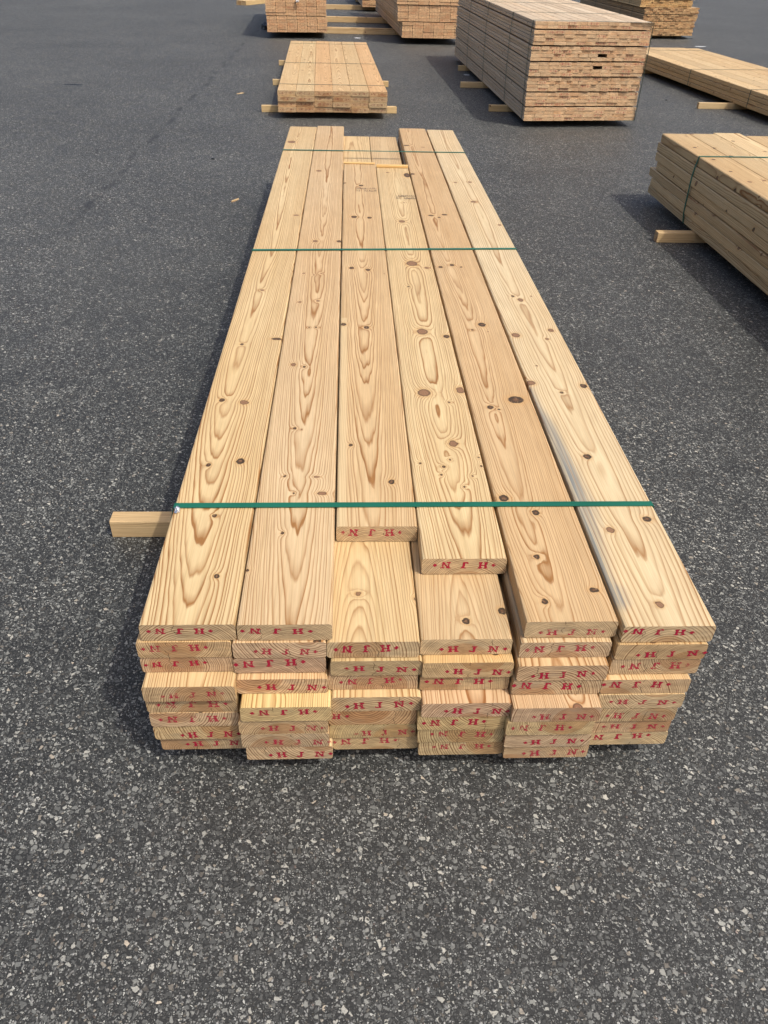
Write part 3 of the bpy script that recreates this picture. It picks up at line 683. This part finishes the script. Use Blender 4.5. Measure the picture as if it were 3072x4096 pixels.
# far right pile: narrow, dark-specked ends
def narrow_rows(nr, width, n):
    out = []
    for i in range(nr):
        ws = [rnd.choice((0.075, 0.095, 0.11)) for _ in range(n)]; k = width / sum(ws); out.append([round(w * k, 3) for w in ws])
    return out
SPECK = ((1.08, 0.98, 0.78), (0.74, 0.62, 0.48))
bundle('speckled-end pile of narrow boards, lower tier, behind the tall stack', (5.98, 18.35), R(1.0), narrow_rows(16, 1.17, 13), 0.0288, 5.0, Z0, SPECK, skew=0.14, jit=0.012, gap_after=(3, 7, 11), gap=0.009, straps=(0.7, 1.5, 3.5), stamp=('dark', 0.8), ragged=0.012, mat='weathered')
bundle('yellow-ended pile of narrow boards, upper tier, behind the tall stack', (5.88, 18.30), R(1.0), narrow_rows(10, 1.12, 11), 0.03, 5.0, Z0 + 16 * 0.0288 + 0.027, ((1.10, 0.98, 0.70), (0.95, 0.78, 0.50)), skew=0.14, jit=0.012, gap_after=(3, 7), gap=0.009, straps=(0.7, 1.5, 3.5), stamp=('dark', 0.5), ragged=0.012, mat='weathered')
timber('timber hidden under the front of the speckled-end pile', 6.1, 7.05, 18.9, 0.06, Z0)
timber('timber hidden under the rear of the speckled-end pile', 6.0, 6.9, 22.6, 0.06, Z0)

# ------------------------------------------------------------------ litter
def splinter(label, x, y, L, w, h, rz):
    q = random.Random(int(abs(x * 1000)))
    v = [(-L / 2, 0, 0), (-L / 6, -w / 2, 0), (L / 2.6, -w / 2.6, 0), (L / 2, 0, 0), (L / 4, w / 2, 0), (-L / 3, w / 2.2, 0)]
    n = len(v); v += [(a * 0.96, b_ * 0.8, h * q.uniform(.7, 1.1)) for a, b_, _ in v]
    f = [tuple(reversed(range(n))), tuple(range(n, 2 * n))] + [(i, (i + 1) % n, n + (i + 1) % n, n + i) for i in range(n)]
    o = link('wood_splinter', mesh('wood_splinter', v, f, M['dunnage']), None, (x, y, 0.0), (0, 0, rz)); o.color = (1.1, 1.1, 1.1, 1)
    tag(o, label, 'splinter')
splinter('small pale wood splinter on bare asphalt beside the long bundle', -0.83, 5.89, 0.10, 0.018, 0.008, R(64))
splinter('thin pale wood splinter on bare asphalt left of the short bundle', -1.31, 10.54, 0.12, 0.02, 0.008, R(48))
oc = empty('wood_offcut', (-2.50, 25.2, 0), R(-25)); tag(oc, 'short pale offcut of two boards side by side on the far asphalt', 'offcut')
for k, (dx, ln) in enumerate(((-0.075, 1.5), (0.075, 1.7))):
    me = board_mesh('board', 0.145, 0.10, ln, M['pine'], 0.004); o = link('board', me, oc, (dx, -0.8, 0)); o.color = (1.1, 1.08, 1.0, 1)
tag(link('plastic_film', lump('plastic_film', 0.26, 0.5, 0.14, M['black_film'], 8, 14), None, (-1.64, 18.35, 0), (0, 0, 0.2)), 'crumpled black plastic film at the foot of the square-ended pile', 'plastic film')
tag(link('paper_scrap', lump('paper_scrap', 0.14, 0.12, 0.004, M['white_scrap'], 12, 7), None, (0.17, 17.15, 0)), 'small white scrap on the asphalt in front of the far beams', 'scrap')
tag(link('paper_scrap', lump('paper_scrap', 0.10, 0.06, 0.003, M['white_scrap'], 13, 7), None, (1.695, 12.58, 0)), 'pale scrap in the shadow beside the tall stack', 'scrap')
tag(link('paper_scrap', lump('paper_scrap', 0.24, 0.10, 0.003, M['white_scrap'], 14, 8), None, (6.85, 17.2, 0)), 'pale flat scrap in front of the speckled-end pile', 'scrap')
tag(link('rubber_crumb', lump('rubber_crumb', 0.03, 0.04, 0.008, M['black_film'], 15, 8), None, (4.01, 10.76, 0)), 'black crumb on the asphalt beside the low four-layer bundle', 'crumb')
tag(link('rubber_crumb', lump('rubber_crumb', 0.04, 0.03, 0.007, M['black_film'], 16, 8), None, (-1.17, 7.16, 0)), 'black crumb on open asphalt left of the long bundle', 'crumb')
tag(link('tar_flake', lump('tar_flake', 0.26, 0.05, 0.004, M['black_film'], 17, 9), None, (-3.42, 10.93, 0)), 'dark flat flake on the open asphalt far from any bundle', 'flake')
tag(link('dark_plate', board_mesh('dark_plate', 0.36, 0.012, 0.5, M['plate'], 0.002), None, (7.05, 18.68, 0.0), (0, 0, -0.1)), 'flat dark sheet lying under the edge of the speckled-end pile', 'sheet')
# foil scrap on the end of the square-ended pile and on the strap of the tall stack
tag(link('foil_scrap', lump('foil_scrap', 0.10, 0.05, 0.05, M['foil'], 21, 10), None, (-0.93, 16.70, 0.585), (R(90), 0, 0)), 'crumpled silver foil scrap stuck to the end of the square-ended pile', 'scrap')
